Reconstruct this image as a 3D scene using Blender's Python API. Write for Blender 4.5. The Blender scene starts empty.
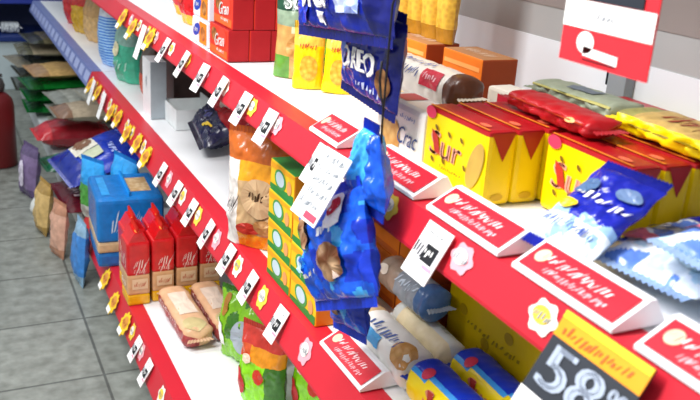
import bpy, bmesh, math, random
from mathutils import Vector, Matrix, Euler, noise

C = bpy.context.scene.collection
rnd = random.Random(7)
PI = math.pi

# ------------------------------------------------------------------ materials
def lin(c):
    return tuple((v / 12.92 if v <= .04045 else ((v + .055) / 1.055) ** 2.4) for v in c)

def rgb(h):
    return lin((int(h[0:2], 16) / 255, int(h[2:4], 16) / 255, int(h[4:6], 16) / 255))

_M = {}
def mat(h, rough=.45, spec=.4, vary=.10, scale=30., metal=0., bump=0.):
    """procedural paint / print: base colour broken up by two octaves of noise"""
    key = (h, rough, spec, vary, scale, metal, bump)
    if key in _M: return _M[key]
    m = bpy.data.materials.new('print_' + h); m.use_nodes = True
    n = m.node_tree.nodes; l = m.node_tree.links
    b = n['Principled BSDF']
    b.inputs['Roughness'].default_value = rough
    b.inputs['Specular IOR Level'].default_value = spec
    b.inputs['Metallic'].default_value = metal
    c = rgb(h)
    tc = n.new('ShaderNodeTexCoord'); nz = n.new('ShaderNodeTexNoise')
    nz.inputs['Scale'].default_value = scale; nz.inputs['Detail'].default_value = 3
    l.new(tc.outputs['Object'], nz.inputs['Vector'])
    r = n.new('ShaderNodeValToRGB'); l.new(nz.outputs['Fac'], r.inputs['Fac'])
    r.color_ramp.elements[0].position = .3; r.color_ramp.elements[1].position = .7
    r.color_ramp.elements[0].color = (*[v * (1 - vary) for v in c], 1)
    r.color_ramp.elements[1].color = (*[min(1, v * (1 + vary * .6) + .01 * vary) for v in c], 1)
    l.new(r.outputs['Color'], b.inputs['Base Color'])
    if bump:
        bp = n.new('ShaderNodeBump'); bp.inputs['Strength'].default_value = bump; bp.inputs['Distance'].default_value = .004
        l.new(nz.outputs['Fac'], bp.inputs['Height']); l.new(bp.outputs['Normal'], b.inputs['Normal'])
    _M[key] = m
    return m

def foil(h, vary=.2): return mat(h, .24, .55, vary, 45., 0., .25)
def card(h): return mat(h, .55, .3, .07, 25.)

def food(a, b_, scale=70., rough=.35):
    """photo of crackers / cookies on a wrapper: voronoi cells in two browns"""
    key = ('food', a, b_, scale)
    if key in _M: return _M[key]
    m = bpy.data.materials.new('food_photo'); m.use_nodes = True
    n = m.node_tree.nodes; l = m.node_tree.links; b = n['Principled BSDF']
    b.inputs['Roughness'].default_value = rough
    tc = n.new('ShaderNodeTexCoord'); v = n.new('ShaderNodeTexVoronoi'); v.inputs['Scale'].default_value = scale
    l.new(tc.outputs['Object'], v.inputs['Vector'])
    r = n.new('ShaderNodeValToRGB'); l.new(v.outputs['Distance'], r.inputs['Fac'])
    r.color_ramp.elements[0].color = (*rgb(a), 1); r.color_ramp.elements[1].color = (*rgb(b_), 1)
    r.color_ramp.elements[1].position = .7
    l.new(r.outputs['Color'], b.inputs['Base Color'])
    _M[key] = m
    return m

def stripes(a, b_, scale=60., axis='Z', rough=.3):
    key = ('stripes', a, b_, scale, axis)
    if key in _M: return _M[key]
    m = bpy.data.materials.new('striped_wrapper'); m.use_nodes = True
    n = m.node_tree.nodes; l = m.node_tree.links; b = n['Principled BSDF']
    b.inputs['Roughness'].default_value = rough
    tc = n.new('ShaderNodeTexCoord'); w = n.new('ShaderNodeTexWave'); w.inputs['Scale'].default_value = scale
    w.bands_direction = axis; w.inputs['Distortion'].default_value = 1.2
    l.new(tc.outputs['Object'], w.inputs['Vector'])
    r = n.new('ShaderNodeValToRGB'); l.new(w.outputs['Fac'], r.inputs['Fac'])
    r.color_ramp.elements[0].color = (*rgb(a), 1); r.color_ramp.elements[1].color = (*rgb(b_), 1)
    r.color_ramp.elements[0].position = .4; r.color_ramp.elements[1].position = .6
    l.new(r.outputs['Color'], b.inputs['Base Color'])
    _M[key] = m
    return m

# ------------------------------------------------------------------ mesh builder
class MB:
    def __init__(self): self.v = []; self.f = []; self.mi = []; self.ms = []; self.sm = []
    def slot(self, m):
        if m not in self.ms: self.ms.append(m)
        return self.ms.index(m)
    def add(self, vs, fs, m, smooth=False):
        o = len(self.v); self.v += [Vector(p) for p in vs]; s = self.slot(m)
        for f in fs: self.f.append([i + o for i in f]); self.mi.append(s); self.sm.append(smooth)
    def quad(self, a, b, c, d, m): self.add([a, b, c, d], [[0, 1, 2, 3]], m)
    def box(self, lo, hi, m, bevel=0., seg=2, faces=None):
        """bevelled box; faces maps front/back/left/right/top/bottom to a material"""
        bm = bmesh.new(); bmesh.ops.create_cube(bm, size=1)
        for v in bm.verts: v.co = Vector([lo[i] + (v.co[i] + .5) * (hi[i] - lo[i]) for i in range(3)])
        if bevel: bmesh.ops.bevel(bm, geom=list(bm.edges), offset=bevel, segments=seg, profile=.6, affect='EDGES')
        bm.normal_update(); bm.verts.index_update()
        o = len(self.v); self.v += [v.co.copy() for v in bm.verts]
        for f in bm.faces:
            n = f.normal; mm = m
            if faces:
                ax = max(range(3), key=lambda i: abs(n[i]))
                k = (('left', 'right'), ('front', 'back'), ('bottom', 'top'))[ax][n[ax] > 0]
                mm = faces.get(k, m)
            self.f.append([v.index + o for v in f.verts]); self.mi.append(self.slot(mm)); self.sm.append(False)
        bm.free()
    def extrude(self, prof, axis, a, b, m):
        """convex profile of (p, q) swept along an axis from a to b"""
        def P(p, q, t): return {'x': (t, p, q), 'y': (p, t, q), 'z': (p, q, t)}[axis]
        n = len(prof); vs = [P(*p, a) for p in prof] + [P(*p, b) for p in prof]
        fs = [[i, (i + 1) % n, n + (i + 1) % n, n + i] for i in range(n)] + [list(range(n))[::-1], list(range(n, 2 * n))]
        self.add(vs, fs, m)
    def lathe(self, prof, m, seg=24, cx=0, cy=0):
        vs = []; fs = []
        for r, z in prof:
            for k in range(seg): a = 2 * PI * k / seg; vs.append((cx + r * math.cos(a), cy + r * math.sin(a), z))
        for i in range(len(prof) - 1):
            for k in range(seg):
                fs.append([i * seg + k, i * seg + (k + 1) % seg, (i + 1) * seg + (k + 1) % seg, (i + 1) * seg + k])
        fs.append(list(range(seg))[::-1]); fs.append([(len(prof) - 1) * seg + k for k in range(seg)])
        self.add(vs, fs, m, True)
    def tube(self, pts, r, m, seg=8):
        vs = []; fs = []
        for i, p in enumerate(pts):
            p = Vector(p); t = (Vector(pts[min(i + 1, len(pts) - 1)]) - Vector(pts[max(i - 1, 0)])).normalized()
            u = t.orthogonal().normalized(); w = t.cross(u)
            for k in range(seg): a = 2 * PI * k / seg; vs.append(p + r * (math.cos(a) * u + math.sin(a) * w))
        for i in range(len(pts) - 1):
            for k in range(seg): fs.append([i * seg + k, i * seg + (k + 1) % seg, (i + 1) * seg + (k + 1) % seg, (i + 1) * seg + k])
        fs.append(list(range(seg))[::-1]); fs.append([(len(pts) - 1) * seg + k for k in range(seg)])
        self.add(vs, fs, m, True)
    def build(self, name, parent=None):
        me = bpy.data.meshes.new(name); me.from_pydata([tuple(v) for v in self.v], [], self.f)
        for m in self.ms: me.materials.append(m)
        me.polygons.foreach_set('material_index', self.mi); me.polygons.foreach_set('use_smooth', self.sm)
        me.update(); me.validate()
        o = bpy.data.objects.new(name, me); C.objects.link(o)
        if parent: o.parent = parent
        return o

# flat printed shapes, laid on a surface by a map fn(u, v, lift)
_txt = {}
def text_geo(s):
    if s in _txt: return _txt[s]
    cu = bpy.data.curves.new('lettering', 'FONT'); cu.body = s; cu.resolution_u = 3
    o = bpy.data.objects.new('lettering', cu); C.objects.link(o)
    me = o.to_mesh()
    vs = [v.co.copy() for v in me.vertices]; fs = [list(p.vertices) for p in me.polygons]
    o.to_mesh_clear(); bpy.data.objects.remove(o); bpy.data.curves.remove(cu)
    x0 = min(v.x for v in vs); x1 = max(v.x for v in vs); y0 = min(v.y for v in vs); y1 = max(v.y for v in vs)
    g = ([((v.x - (x0 + x1) / 2) / (x1 - x0), (v.y - (y0 + y1) / 2) / (y1 - y0)) for v in vs], fs)
    _txt[s] = g; return g

def put_text(mb, fn, s, u, v, w, h, m, lift=.0012, slant=0., rise=0., bold=0.):
    vs, fs = text_geo(s)
    for k in ([0] if not bold else [-bold, 0, bold]):
        mb.add([fn(u + p * w + q * h * slant + k, v + q * h + p * w * rise, lift + abs(k) * .05) for p, q in vs], fs, m)

def put_poly(mb, fn, pts, m, lift=.0008, n=1):
    c = (sum(p[0] for p in pts) / len(pts), sum(p[1] for p in pts) / len(pts))
    vs = [fn(*c, lift)]; fs = []; k = len(pts)
    rings = n
    for r in range(1, rings + 1):
        for p in pts: vs.append(fn(c[0] + (p[0] - c[0]) * r / rings, c[1] + (p[1] - c[1]) * r / rings, lift))
    for i in range(k): fs.append([0, 1 + i, 1 + (i + 1) % k])
    for r in range(rings - 1):
        for i in range(k):
            a = 1 + r * k; b = a + k
            fs.append([a + i, b + i, b + (i + 1) % k, a + (i + 1) % k])
    mb.add(vs, fs, m)

def put_ell(mb, fn, u, v, a, b, m, lift=.0008, rot=0., n=2, lobes=0):
    pts = []
    for k in range(28):
        t = 2 * PI * k / 28; r = 1 + (.12 * math.cos(lobes * t) if lobes else 0)
        x = a * r * math.cos(t); y = b * r * math.sin(t)
        pts.append((u + x * math.cos(rot) - y * math.sin(rot), v + x * math.sin(rot) + y * math.cos(rot)))
    put_poly(mb, fn, pts, m, lift, n)

def put_rect(mb, fn, u0, v0, u1, v1, m, lift=.0008, n=2, skew=0.):
    pts = []
    for t in range(6): pts.append((u0 + (u1 - u0) * t / 6, v0 + skew * t / 6))
    for t in range(4): pts.append((u1, v0 + skew + (v1 - v0) * t / 4))
    for t in range(6): pts.append((u1 - (u1 - u0) * t / 6, v1 + skew * (1 - t / 6)))
    for t in range(4): pts.append((u0, v1 - (v1 - v0) * t / 4))
    put_poly(mb, fn, pts, m, lift, n)

def scribble(mb, fn, u, v, w, h, m, n=7, lift=.0014, seed=1, slant=.3):
    """lettering too blurred to read: a row of short uneven strokes"""
    r = random.Random(seed); x = u - w / 2
    n = int(n * 1.5); step = w / n
    for i in range(n):
        hh = h * r.uniform(.45, 1.); y = v + r.uniform(-.15, .15) * h; s = step * r.uniform(.3, .62); sl = slant * r.uniform(.3, 1.6); q = step * r.uniform(-.3, .3)
        pts = [(x - hh * sl / 2, y - hh / 2), (x + s - hh * sl / 2, y - hh / 2 + hh * .1), (x + s + q + hh * sl / 2, y + hh / 2), (x + q + hh * sl / 2, y + hh / 2 - hh * .15)]
        put_poly(mb, fn, pts, m, lift)
        x += step * r.uniform(.8, 1.2)

def face_fn(o, U, V):
    o = Vector(o); U = Vector(U); V = Vector(V); N = U.cross(V)
    return lambda u, v, l: o + U * u + V * v + N * l

# ------------------------------------------------------------------ scene bookkeeping
def meta(o, label, cat, group=None):
    o['label'] = label; o['category'] = cat
    if group: o['group'] = group
    return o
def place(o, loc, rz=-PI / 2, rx=0., ry=0.):
    o.location = loc; o.rotation_euler = Euler((rx, ry, rz), 'XYZ'); return o
def dup(o, loc, rz=-PI / 2, rx=0., ry=0., label=None, group=None):
    c = o.copy(); C.objects.link(c); place(c, loc, rz, rx, ry); c.scale = (1, 1, 1)
    if label: c['label'] = label
    if group: c['group'] = group
    for ch in list(o.children):
        d = ch.copy(); C.objects.link(d); d.parent = c
        for g in list(ch.children):
            e = g.copy(); C.objects.link(e); e.parent = d
    return c
def empty(name, loc=(0, 0, 0)):
    o = bpy.data.objects.new(name, None); C.objects.link(o); o.location = loc; o.empty_display_size = .05; return o
def struct(mb, name):
    o = mb.build(name); o['kind'] = 'structure'; return o

# ------------------------------------------------------------------ goods: cartons, pouches, rolls
# every product is built with its front towards -y, base on z = 0, centred in x and y
def carton(name, w, d, h, body, faces=None, bevel=.003, art=None, side_art=None, top_art=None, cap=None):
    mb = MB(); mb.box((-w / 2, -d / 2, 0), (w / 2, d / 2, h), body, bevel, 2, faces)
    if cap:
        k = mb.slot(cap[0])
        for q, fc in enumerate(mb.f):
            if sum(mb.v[i].z for i in fc) / len(fc) > h * cap[1]: mb.mi[q] = k
    if art: art(mb, face_fn((0, -d / 2, 0), (1, 0, 0), (0, 0, 1)))
    if side_art: side_art(mb, face_fn((w / 2, 0, 0), (0, 1, 0), (0, 0, 1)))
    if top_art: top_art(mb, face_fn((0, 0, h), (1, 0, 0), (0, 1, 0)))
    return mb.build(name)

def crimp(mb, length, hgt, m, z0, waves=18, depth=.0012):
    """flat crimped seam: a zig-zag strip in the xz plane starting at z0"""
    vs = []; fs = []; n = waves * 2
    for i in range(n + 1):
        x = -length / 2 + length * i / n; y = depth * (1 if i % 2 else -1)
        vs += [(x, y, z0), (x, y * 1.3, z0 + hgt)]
        if i: a = 2 * i; fs.append([a - 2, a, a + 1, a - 1])
    mb.add(vs, fs, m)

def pouch(name, w, h, d, colour, seed=1, base=.0, crumple=.010, art=None, seal=None, nx=44, ny=56, pinch=.06, bottom_seal=True, seal_h=.016, fat=.45, taper=0.):
    """filled flexible bag, standing; colour(s, t, side) gives the material (s -1..1, t 0..1)"""
    sd = Vector((seed * 7.3, seed * 3.1, seed * 1.7))
    def S(s, t, side):
        full = (1 - abs(s) ** 3.0) ** .6 if abs(s) < 1 else 0
        if base: T = min(1., base + (1 - base) * math.sin(min(1, t / .3) * PI / 2)) * (1 - max(0, (t - .45) / .55) ** 2.2) ** .8 if t < 1 else 0
        else: T = max(0., math.sin(PI * t)) ** fat
        k = full * T
        p = sd + Vector((s * 1.6 * w / .15, t * 2.6 * h / .2, side * .6))
        nz = noise.noise(p * 1.6) * 1.0 + noise.noise(p * 4.1) * .55 + .25 * noise.noise(p * 9)
        y = side * (d / 2 * k) + side * crumple * nz * min(1, k * 2.2) * .8
        edge = crumple * .5 * noise.noise(Vector((seed, t * 5, s)))
        x = w / 2 * s * (1 - pinch * math.sin(PI * t) * 1.0) + edge * abs(s)
        z = h * t + crumple * .6 * noise.noise(Vector((s * 2, seed, t))) * math.sin(PI * t)
        x *= 1 - taper * max(0, t - .25) / .75
        return Vector((x, y, max(0, z)))
    mb = MB()
    for side in (-1, 1):
        ids = {}; vs = []
        for j in range(ny + 1):
            for i in range(nx + 1):
                vs.append(S(-1 + 2 * i / nx, j / ny, side))
        for j in range(ny):
            for i in range(nx):
                q = [j * (nx + 1) + i, j * (nx + 1) + i + 1, (j + 1) * (nx + 1) + i + 1, (j + 1) * (nx + 1) + i]
                if side > 0: q = q[::-1]
                m = colour(-1 + 2 * (i + .5) / nx, (j + .5) / ny, side)
                ids.setdefault(m, []).append(q)
        o = len(mb.v); mb.v += vs
        for m, qs in ids.items():
            sl = mb.slot(m)
            for q in qs: mb.f.append([k + o for k in q]); mb.mi.append(sl); mb.sm.append(True)
    if base:
        lo = [S(-1 + 2 * i / nx, 0, -1) for i in range(nx + 1)] + [S(1 - 2 * i / nx, 0, 1) for i in range(nx + 1)]
        mb.add(lo, [list(range(len(lo)))[::-1]], colour(0, .02, -1))
    if art:
        def fn(u, v, l):
            s = max(-.98, min(.98, 2 * u / w)); t = max(.02, min(.98, v / h))
            p = S(s, t, -1); p.y -= l * 1.6 + .0006
            return p
        art(mb, fn)
    o = mb.build(name)
    if seal:
        sb = MB(); crimp(sb, w * .98 * (1 - taper), seal_h, seal, h - .002); sb.build('crimped_seal', o)
        if bottom_seal and not base:
            sb = MB(); crimp(sb, w * .98, -seal_h, seal, .002); sb.build('crimped_seal', o)
    return o

def roll(name, L, ry, rz, colour, p=2.6, art=None, seal=None, crumple=.002, seed=1, nl=40, na=28, fin=.014):
    """wrapped biscuit roll lying along x, resting on z = 0; colour(s, ang) s -1..1, ang 0 = front(-y), pi/2 = top"""
    def S(s, a):
        e = 1 if abs(s) < .86 else (1 - ((abs(s) - .86) / .14) ** 2.4) ** .5 if abs(s) < 1 else 0.02
        e = max(e, .02)
        ca, sa = math.cos(a), math.sin(a)
        r = 1 / (abs(ca) ** p + abs(sa) ** p) ** (1 / p)
        k = 1 + crumple / rz * 2 * noise.noise(Vector((s * 6 + seed, ca * 2, sa * 2)))
        return Vector((L / 2 * s, -ry * r * ca * e * k, rz + rz * r * sa * (e * .9 + .1 * e) * min(k, 1.0)))
    mb = MB(); vs = []; ids = {}
    for i in range(nl + 1):
        for j in range(na): vs.append(S(-1 + 2 * i / nl, 2 * PI * j / na))
    o = len(mb.v); mb.v += vs
    for i in range(nl):
        for j in range(na):
            q = [i * na + j, (i + 1) * na + j, (i + 1) * na + (j + 1) % na, i * na + (j + 1) % na]
            a = 2 * PI * (j + .5) / na
            ids.setdefault(colour(-1 + 2 * (i + .5) / nl, a if a < PI * 1.5 else a - 2 * PI), []).append(q)
    for m, qs in ids.items():
        sl = mb.slot(m)
        for q in qs: mb.f.append([k + o for k in q]); mb.mi.append(sl); mb.sm.append(True)
    if art:
        def fn(u, v, l):   # v = angle in radians from the front
            q = S(max(-.97, min(.97, 2 * u / L)), v); c = Vector((q.x, 0, rz)); d = (q - c).normalized()
            return q + d * (l + .0006)
        art(mb, fn)
    ob = mb.build(name)
    if seal:
        for sgn in (-1, 1):
            sb = MB(); vs = []; fs = []; n = 16
            for i in range(n + 1):
                y = -ry * .95 + 1.9 * ry * i / n; z = rz + .001 * (1 if i % 2 else -1)
                vs += [(sgn * (L / 2 - .003), y * .8, z), (sgn * (L / 2 + fin), y, z)]
                if i: a = 2 * i; fs.append([a - 2, a, a + 1, a - 1])
            sb.add(vs, fs, seal); sb.build('crimped_seal', ob)
    return ob

const = lambda m: (lambda *a: m)

# ================================================================== the setting
WHITE = mat('eef0f2', .35, .4, .03, 8.)
def tile_floor():
    m = bpy.data.materials.new('grey_floor_tile'); m.use_nodes = True
    n = m.node_tree.nodes; l = m.node_tree.links; b = n['Principled BSDF']
    b.inputs['Roughness'].default_value = .42
    tc = n.new('ShaderNodeTexCoord'); mp = n.new('ShaderNodeMapping')
    mp.inputs['Location'].default_value = (.05, -.01, 0)
    l.new(tc.outputs['Object'], mp.inputs['Vector'])
    br = n.new('ShaderNodeTexBrick'); l.new(mp.outputs['Vector'], br.inputs['Vector'])
    br.offset = 0; br.inputs['Scale'].default_value = 1; br.inputs['Brick Width'].default_value = .4; br.inputs['Row Height'].default_value = .37
    br.inputs['Mortar Size'].default_value = .005; br.inputs['Mortar Smooth'].default_value = .4
    br.inputs['Color1'].default_value = (*rgb('858a84'), 1); br.inputs['Color2'].default_value = (*rgb('8d928c'), 1); br.inputs['Mortar'].default_value = (*rgb('5a5e5a'), 1)
    nz = n.new('ShaderNodeTexNoise'); nz.inputs['Scale'].default_value = 22; nz.inputs['Detail'].default_value = 6
    l.new(tc.outputs['Object'], nz.inputs['Vector'])
    r = n.new('ShaderNodeValToRGB'); l.new(nz.outputs['Fac'], r.inputs['Fac'])
    r.color_ramp.elements[0].position = .32; r.color_ramp.elements[0].color = (.62, .62, .6, 1)
    r.color_ramp.elements[1].position = .68; r.color_ramp.elements[1].color = (1.1, 1.1, 1.1, 1)
    mx = n.new('ShaderNodeMixRGB'); mx.blend_type = 'MULTIPLY'; mx.inputs[0].default_value = 1
    l.new(br.outputs['Color'], mx.inputs[1]); l.new(r.outputs['Color'], mx.inputs[2])
    l.new(mx.outputs['Color'], b.inputs['Base Color'])
    return m
mb = MB(); mb.box((-2.2, -.6, -.05), (1.2, 7.1, 0), tile_floor()); struct(mb, 'floor')
mb = MB(); mb.box((1.13, -.6, 0), (1.2, 7.1, 2.9), mat('d4d9dc', .7, .2, .04, 3.)); struct(mb, 'wall_right')
mb = MB(); mb.box((-2.2, 7.0, 0), (1.13, 7.1, 2.9), mat('b9c4c8', .7, .2, .04, 3.)); struct(mb, 'wall_back')

# ------------------------------------------------------------------ shelving
RED = mat('cc2334', .38, .4, .06, 6.)
STK_W = mat('f7efe6', .4, .3, .05, 60.); STK_Y = mat('f5d24a', .4, .3, .12, 60.); STK_G = mat('9aa3ad', .5, .3, .2, 90.)
PINK = mat('f4a9b4', .4, .3, .1, 60.)

# X, z: front edge of the shelf top; a red tape runs on the top, the ticket face drops from the edge, leaning out
def drop(z): return (-.020, -.046) if .9 < z < 1.1 else (-.024, -.060)
def rail_fn(X, z):     # u towards the camera, v up from the face's lower edge
    DX, DZ = drop(z); top = Vector((X, 0, z)); dn = Vector((DX, 0, DZ)).normalized()
    n = Vector((DZ, 0, -DX)).normalized()
    return lambda u, v, l: top + Vector((0, -u, 0)) + dn * (math.hypot(DX, DZ) - v) + n * l

def rail(parent, X, z, y0, y1, m, stickers=(), seed=0):
    mb = MB(); DX, DZ = drop(z); k = -DZ / .060
    prof = [(X + .042, z + .001), (X, z + .001), (X + DX, z + DZ), (X + DX, z + DZ - .005), (X + DX + .004, z + DZ - .005), (X + .006, z - .004), (X + .042, z + .0002)]
    mb.extrude(prof, 'y', y0, y1, m)
    fn0 = rail_fn(X, z + .001)
    for i, y in enumerate(stickers):
        u = -y; r = random.Random(i + seed)
        put_ell(mb, fn0, u, .034 * k, .022, .024 * k, [STK_W, PINK, STK_Y][i % 3], .0012, lobes=6)
        put_ell(mb, fn0, u - .003, .036 * k, .014, .013 * k, [STK_Y, STK_W, STK_W][i % 3], .0020)
        scribble(mb, fn0, u, .035 * k, .028, .012, STK_G, 4, .0028, i + seed)
    return mb.build('price_rail', parent)

def shelf(parent, X0, X1, z, y0, y1, m, rail_mat, stickers=(), seed=0):
    mb = MB(); mb.box((X0 + .003, y0, z - .03), (X1, y1, z), m, 0)
    s = mb.build('shelf', parent)
    rail(s, X0, z, y0, y1, rail_mat, stickers, seed)
    return s

unit = empty('shelving_unit', (.8, 2.0, 0)); meta(unit, 'long white metal store shelving with sloped red price rails along every shelf', 'shelving')
def under(o):   # keep world coordinates below the thing's Empty
    o.matrix_parent_inverse = Matrix.Translation(-o.parent.location) if o.parent.location.length else Matrix(); return o
def part(mb, name, p=None): return under(mb.build(name, p or unit))
PANEL = mat('e3e9ee', .45, .35, .03, 4.)
mb = MB()
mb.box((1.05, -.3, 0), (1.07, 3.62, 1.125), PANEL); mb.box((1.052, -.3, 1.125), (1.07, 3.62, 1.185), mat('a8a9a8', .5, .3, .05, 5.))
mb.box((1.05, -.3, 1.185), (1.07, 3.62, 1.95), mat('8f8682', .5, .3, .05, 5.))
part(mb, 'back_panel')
SLOT = mat('20242a', .7, .1)
for y in (1.09, 2.05, 3.0, 3.56):
    mb = MB(); mb.box((1.028, y - .022, 0), (1.05, y + .022, 2.0), mat('8f979c', .4, .5, .05, 9.), .003); u = part(mb, 'upright')
    mb = MB()
    for k in range(52):      # one strip of alternating slot and web
        a, b = .35 + k * .025, .375 + k * .025
        mb.quad((1.0485, y + .048, a), (1.0485, y + .040, a), (1.0485, y + .040, b), (1.0485, y + .048, b), SLOT if k % 2 else PANEL)
    under(mb.build('slot_strip', u)).matrix_parent_inverse = Matrix()
st1 = [y for y in (.63, .79, .98, 1.13, 1.43, 1.57, 1.75, 1.9, 2.06, 2.22, 2.4, 2.5, 2.62, 2.74, 2.86)]
st2 = [1.0, 1.24, 1.47, 1.63, 1.79, 1.95, 2.1, 2.25, 2.5, 2.58, 2.66, 2.75, 2.84, 2.95, 3.05, 3.15, 3.3, 3.45, 3.55]
def ushelf(*a): 
    s = shelf(unit, *a); under(s); return s
ushelf(.56, 1.05, .97, -.2, 3.62, WHITE, RED, st1, 3)
ushelf(.56, 1.05, .605, -.2, 3.62, WHITE, RED, st2, 31)
ushelf(.44, 1.05, .17, -.2, 3.10, WHITE, RED, (1.85, 2.08, 2.2), 60)
ushelf(.68, 1.05, 1.66, -.2, 3.62, WHITE, RED, (), 90)
mb = MB(); mb.box((.50, -.2, 0), (.53, 3.09, .138), mat('9aa0a4', .5, .3)); part(mb, 'kick_plate')
mb = MB(); mb.box((.45, 3.13, 0), (1.05, 3.62, .10), mat('e4e6e4', .5, .3), .004); part(mb, 'floor_plinth')

far = empty('shelving_unit', (.8, 5.0, 0)); meta(far, 'far shelving run with lavender blue price rails beyond the red railed shelves', 'shelving')
LAV = mat('6f7db4', .4, .4, .08, 20.)
def fpart(mb, name): return under(mb.build(name, far))
mb = MB(); mb.box((1.05, 3.63, 0), (1.07, 5.9, 2.0), PANEL); fpart(mb, 'back_panel')
under(shelf(far, .56, 1.05, .605, 3.63, 5.9, WHITE, LAV))
under(shelf(far, .56, 1.05, .97, 3.63, 5.9, WHITE, LAV))
mb = MB(); mb.box((.45, 3.63, 0), (1.05, 5.9, .10), mat('c9d0d2', .5, .3), .004); fpart(mb, 'floor_plinth')
mb = MB(); fnl = rail_fn(.56, .606)
for k in range(16):
    y = 3.68 + k * .14; put_rect(mb, fnl, -y - .05, .012, -y + .05, .055, mat('a6b2dc', .4, .3), .0012)
o = under(mb.build('ticket_strip', far))

# ------------------------------------------------------------------ top shelf goods (z = .97)
Z1 = .972
SHADED_SIDE_RED = card('a8161e'); LIT_FRONT_RED = card('dc3a22')  # one red card: shade painted into the sides, light into the aisle front
WHT = mat('fbfaf6', .4, .3, .03, 40.); BLUE_D = foil('14228c'); ORG = card('f08a1c')
def art_redbox(mb, fn):
    put_rect(mb, fn, -.07, .004, .07, .022, card('ef6a2c'), .0006)
    put_ell(mb, fn, -.035, .05, .022, .016, food('c98a3c', '7a4416', 60), .0009)
    put_ell(mb, fn, .03, .052, .032, .02, card('f0452f'), .0008)
    put_text(mb, fn, 'Gran', .012, .043, .075, .030, WHT, .0016, .25, .1, .001)
    scribble(mb, fn, .02, .018, .06, .009, WHT, 7, .0016, 4)
redbox = carton('cookie_box', .152, .052, .0735, SHADED_SIDE_RED, {'front': LIT_FRONT_RED, 'top': card('98101a')}, .003, art_redbox)
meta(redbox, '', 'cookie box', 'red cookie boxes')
TIER = ['bottom', 'middle', 'top']; DEPTH = ['at the shelf front', 'second from the shelf front', 'third from the shelf front', 'fourth and deepest from the front']
first = True
for t in range(3):
    for k in range(4):
        lab = 'red cookie box in the stacked block, %s row, %s' % (TIER[t], DEPTH[k])
        loc = (.632 + k * .0535 + (.010 if t else 0) + (.004 if t == 2 else 0), 1.99 + rnd.uniform(-.003, .003), Z1 + t * .0738)
        if first: place(redbox, loc); redbox['label'] = lab; first = False
        else: dup(redbox, loc, label=lab)

def art_wafer(mb, fn):
    put_rect(mb, fn, -.066, .006, -.005, .056, card('f2f2f4'), .0008)
    put_rect(mb, fn, .0, .004, .066, .058, ORG, .0008)
    put_ell(mb, fn, -.025, .034, .034, .015, card('2b49b8'), .0012, .3)
    scribble(mb, fn, -.028, .034, .04, .014, WHT, 3, .0018, 2)
    put_ell(mb, fn, .035, .03, .022, .018, food('e0a050', '9a5a1c', 60), .0012)
wafer = carton('wafer_box', .14, .09, .064, card('e6ecf4'), {'top': card('d9e0ea')}, .004, art_wafer)
meta(wafer, '', 'wafer box', 'white wafer boxes')
for t in range(3):
    lab = 'white and orange wafer box with blue oval, %s of its stack left of red boxes' % TIER[t]
    if t == 0: place(wafer, (.655, 2.17, Z1)); wafer['label'] = lab
    else: dup(wafer, (.655 + .003 * t, 2.172, Z1 + t * .0645), label=lab)

RB = foil('d3141c'); RB2 = foil('b00d18')
def col_red(s, t, side): return RB if t > .15 or side > 0 else foil('e8b020')
def art_plainred(mb, fn):
    put_ell(mb, fn, 0, .09, .04, .03, foil('e4442c'), .001); scribble(mb, fn, 0, .09, .07, .022, WHT, 6, .002, 5)
redpouch = pouch('snack_pouch', .15, .20, .08, col_red, 3, .55, .008, art_plainred, RB2)
place(redpouch, (.70, 2.34, Z1), -PI / 2 + .1)
meta(redpouch, 'red snack pouch standing left of the white and orange wafer boxes', 'snack pouch', 'red pouches at the far end')
for i, (x, y, l) in enumerate([(.69, 2.52, 'red snack pouch on the top shelf, second to the left of the wafer boxes'), (.72, 2.70, 'red snack pouch on the top shelf, third to the left of the wafer boxes')]):
    dup(redpouch, (x, y, Z1), -PI / 2 + .15 * i, label=l)

# green pouch with vegetables and the yellow sachets in front of it
GRN = foil('1c4a34'); PALE = foil('cfd8b0'); LEAF = foil('5f9a34'); TAN = foil('cfa05a'); YEL = mat('ffd800', .35, .4, .06, 30.)
def col_green(s, t, side):
    if t > .74: return GRN
    if t > .58: return foil('8fa68c')
    if s > .45: return LEAF if t > .35 else foil('2e6a2c')
    if s < -.55: return LEAF if t < .25 else TAN
    return TAN if t < .5 else PALE
def art_green(mb, fn):
    put_text(mb, fn, 'SUCAL', .0, .166, .12, .030, WHT, .0016, .2)
    put_ell(mb, fn, -.02, .07, .035, .03, food('e2b874', 'b07a34', 60), .001)
    put_ell(mb, fn, .035, .085, .018, .032, foil('74b83a'), .0014, .5)
    put_ell(mb, fn, .04, .04, .014, .02, foil('2f7a2c'), .0014, -.4)
gp = pouch('soup_pouch', .17, .20, .07, col_green, 5, .5, .006, art_green, GRN)
place(gp, (.735, 1.715, Z1), -.55); meta(gp, 'dark green pouch with white lettering and vegetable picture beside the red boxes', 'food pouch')
def col_yel(s, t, side): return YEL if t < .72 else foil('e9c24a')
def art_sach(mb, fn):
    put_ell(mb, fn, .0, .045, .02, .026, food('f4cf50', 'd8961c', 90), .001)
    scribble(mb, fn, 0, .09, .04, .012, card('b5341c'), 5, .0015, 9)
sach = pouch('noodle_sachet', .066, .125, .035, col_yel, 6, .6, .004, art_sach, foil('e0c040'))
meta(sach, '', 'noodle sachet', 'yellow sachets')
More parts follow.
